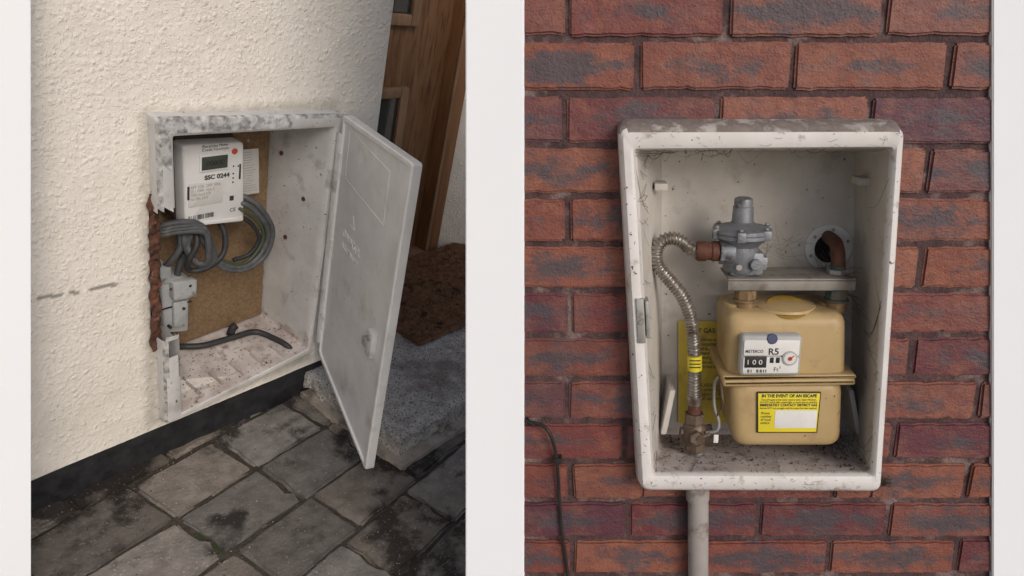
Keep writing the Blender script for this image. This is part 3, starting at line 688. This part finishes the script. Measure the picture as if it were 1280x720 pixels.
b.add(*lathe([(.013,0),(.0155,.002),(.0165,.006),(.0165,.014),(.0145,.016),(.0145,.022),(.0165,.024),(.0165,.036),(.014,.04)],(.208,.05,.048),(-1,0,0)),'rust')
b.obj('threaded_union',gr)
gp=empty('meter_pipework',RB)
b=B()
b.add(*hexa(.219,.424,.028,.105,.004,.0075,bev=.001),'bar');b.add(*hexa(.219,.424,.027,.0305,-.012,.0035,bev=.001),'bar')
b.obj('support_bracket',gp)
b=B()
b.add(*cyl((.247,.06,-.004),(0,0,1),.015,.008),'rust')
for x,m1 in ((.252,'brass'),(.401,'verdigris')):
    b.add(*cyl((x,.045,-.030),(0,0,1),.0185,.017,hexn=8),m1);b.add(*cyl((x+.001,.045,-.052),(0,0,1),.0170,.021),'brass');b.add(*cyl((x,.045,-.034),(0,0,1),.0205,.004),m1)
b.add(*cyl((.404,.06,.008),(0,0,1),.0175,.008,hexn=6),'zinc')
b.add(*cyl((.404,.06,.016),(0,0,1),.0125,.006),'verdigris')
b.obj('union_nuts',gp)
b=B();b.add(*sweep([(.404,.062,.014),(.405,.064,.032),(.406,.078,.047),(.410,.110,.052),(.413,.18,.050)],.0115,18,.003),'rust');b.obj('outlet_pipe',gp)
# hose
gh=empty('corrugated_gas_hose',RB)
pitch=.0056
path=smoothpath([(.170,.05,.048),(.158,.05,.052),(.146,.05,.063),(.130,.05,.069),(.113,.05,.064),(.104,.05,.046),(.109,.05,.022),(.130,.05,-.004),(.150,.05,-.030),(.164,.05,-.066),(.171,.05,-.110),(.174,.05,-.160),(.175,.05,-.208)],.00075)
b=B();b.add(*sweep(path,lambda s:.0101+.0016*math.cos(2*math.pi*s/pitch),16,raw=True),'steel');b.obj('steel_bellows',gh)
b=B();b.add(*sweep([(.173,.05,-.132),(.1737,.05,-.145),(.1745,.05,-.158)],.0125,20),'yellow')
for z in (-.137,-.143,-.149): b.add(*hexa(.163,.182,.0365,.0378,z-.0008,z+.0008,bev=0),'ink')
b.add(*cyl((.176,.05,-.222),(0,0,1),.0125,.016),'steel');b.obj('collar_and_tag',gh)
gv=empty('gas_control_valve',RB)
b=B()
b.add(*cyl((.177,.05,-.238),(0,0,1),.0115,.020),'rust')
b.add(*cyl((.177,.05,-.256),(0,0,1),.0175,.018,hexn=6),'bronze')
b.add(*lathe([(.012,-.024),(.017,-.02),(.0205,-.012),(.0215,0),(.0205,.010),(.016,.017),(.012,.02)],(.178,.05,-.275)),'bronze')
b.add(*cyl((.178,.034,-.273),(0,-1,0),.012,.014,hexn=6),'bronze');b.add(*cyl((.165,.05,-.275),(-1,0,.15),.009,.012,n=8),'bronze');b.add(*cyl((.195,.05,-.271),(1,0,.2),.010,.014,hexn=6),'bronze')
b.add(*cyl((.180,.05,-.310),(0,0,1),.018,.016,hexn=6),'bronze')
b.add(*cyl((.181,.05,-.350),(0,0,1),.0150,.040),'zinc')
b.add(*sweep([(.178,.022,-.273),(.186,.018,-.268),(.200,.018,-.262)],.0035,8),'bronze')
b.add(*sweep([(.196,.035,-.268),(.213,.03,-.262),(.216,.03,-.245),(.207,.03,-.215),(.206,.03,-.175),(.212,.025,-.160)],.0028,8),'zinc')
b.add(*sweep([(.213,.026,-.160),(.216,.02,-.185),(.219,.02,-.21),(.212,.03,-.235)],.0022,8),'bronze')
b.add(*slab(rect(.208,.216,-.283,-.268),.026,.0275,.001,.0003),'white')
b.obj('valve_body',gv)
# grey service pipe below the box and black cable on the wall
b=B();b.add(*lathe([(.0165,0),(.0175,.001),(.0175,.55)],(.2,-.020,-.89),(-.041,0,1),28),'pipegrey')
b.add(*lathe([(.0195,0),(.0195,.024),(.0175,.026)],(.1775,-.020,-.362),(-.041,0,1),28),'pipegrey')
b.obj('service_pipe',None,RB)
b=B();b.add(*sweep([(-.110,.010,-.228),(-.106,-.004,-.228),(-.094,-.007,-.229),(-.080,-.012,-.232),(-.068,-.016,-.246),(-.060,-.012,-.285),(-.0565,-.010,-.335),(-.055,-.008,-.385),(-.050,-.008,-.45),(-.043,-.008,-.52),(-.035,-.01,-.65),(-.03,-.01,-.9)],.0028,10,.006),'black')
b.add(*sweep([(-.109,.004,-.228),(-.104,-.007,-.2285),(-.098,-.008,-.229)],.0042,10,.003),'black')
b.add(*hexa(-.0625,-.0505,-.017,.0,-.300,-.290,bev=.001),'black')
b.obj('black_cable',None,RB)
# ================================================================== light, sky, camera
w=bpy.data.worlds.new('World');S.world=w;w.use_nodes=True;N=w.node_tree.nodes;L=w.node_tree.links
sky=N.new('ShaderNodeTexSky');sky.sky_type='NISHITA';sky.sun_disc=False
d=Vector((-.40,-.78,.74)).normalized()
sky.sun_elevation=math.asin(d.z);sky.sun_rotation=math.atan2(d.x,d.y);sky.air_density=1.0;sky.dust_density=4
L.new(sky.outputs[0],N['Background'].inputs[0]);N['Background'].inputs[1].default_value=.115
sl=bpy.data.lights.new('sun','SUN');sl.energy=1.2;sl.angle=math.radians(24);sl.color=(1,.975,.96)
so=bpy.data.objects.new('sun',sl);COL.objects.link(so);so.rotation_euler=d.to_track_quat('Z','Y').to_euler()
R=[Vector((.51763,-.81693,.25435)),Vector((-.26197,-.43432,-.86182)),Vector((.81451,.37947,-.43883))]
X_,Y_,Z_=R[0].normalized(),-R[1].normalized(),-R[2].normalized()
cam=bpy.data.cameras.new('camera');cam.sensor_width=36;cam.lens=900/1280*36;cam.shift_x=-.078125;cam.clip_start=.02;cam.clip_end=300
co=bpy.data.objects.new('camera',cam);COL.objects.link(co)
co.matrix_world=Matrix(((X_.x,Y_.x,Z_.x,-.7162),(X_.y,Y_.y,Z_.y,-1.2769),(X_.z,Y_.z,Z_.z,1.1792),(0,0,0,1)))
S.camera=co
S.view_settings.view_transform='Standard';S.view_settings.look='None';S.view_settings.exposure=0
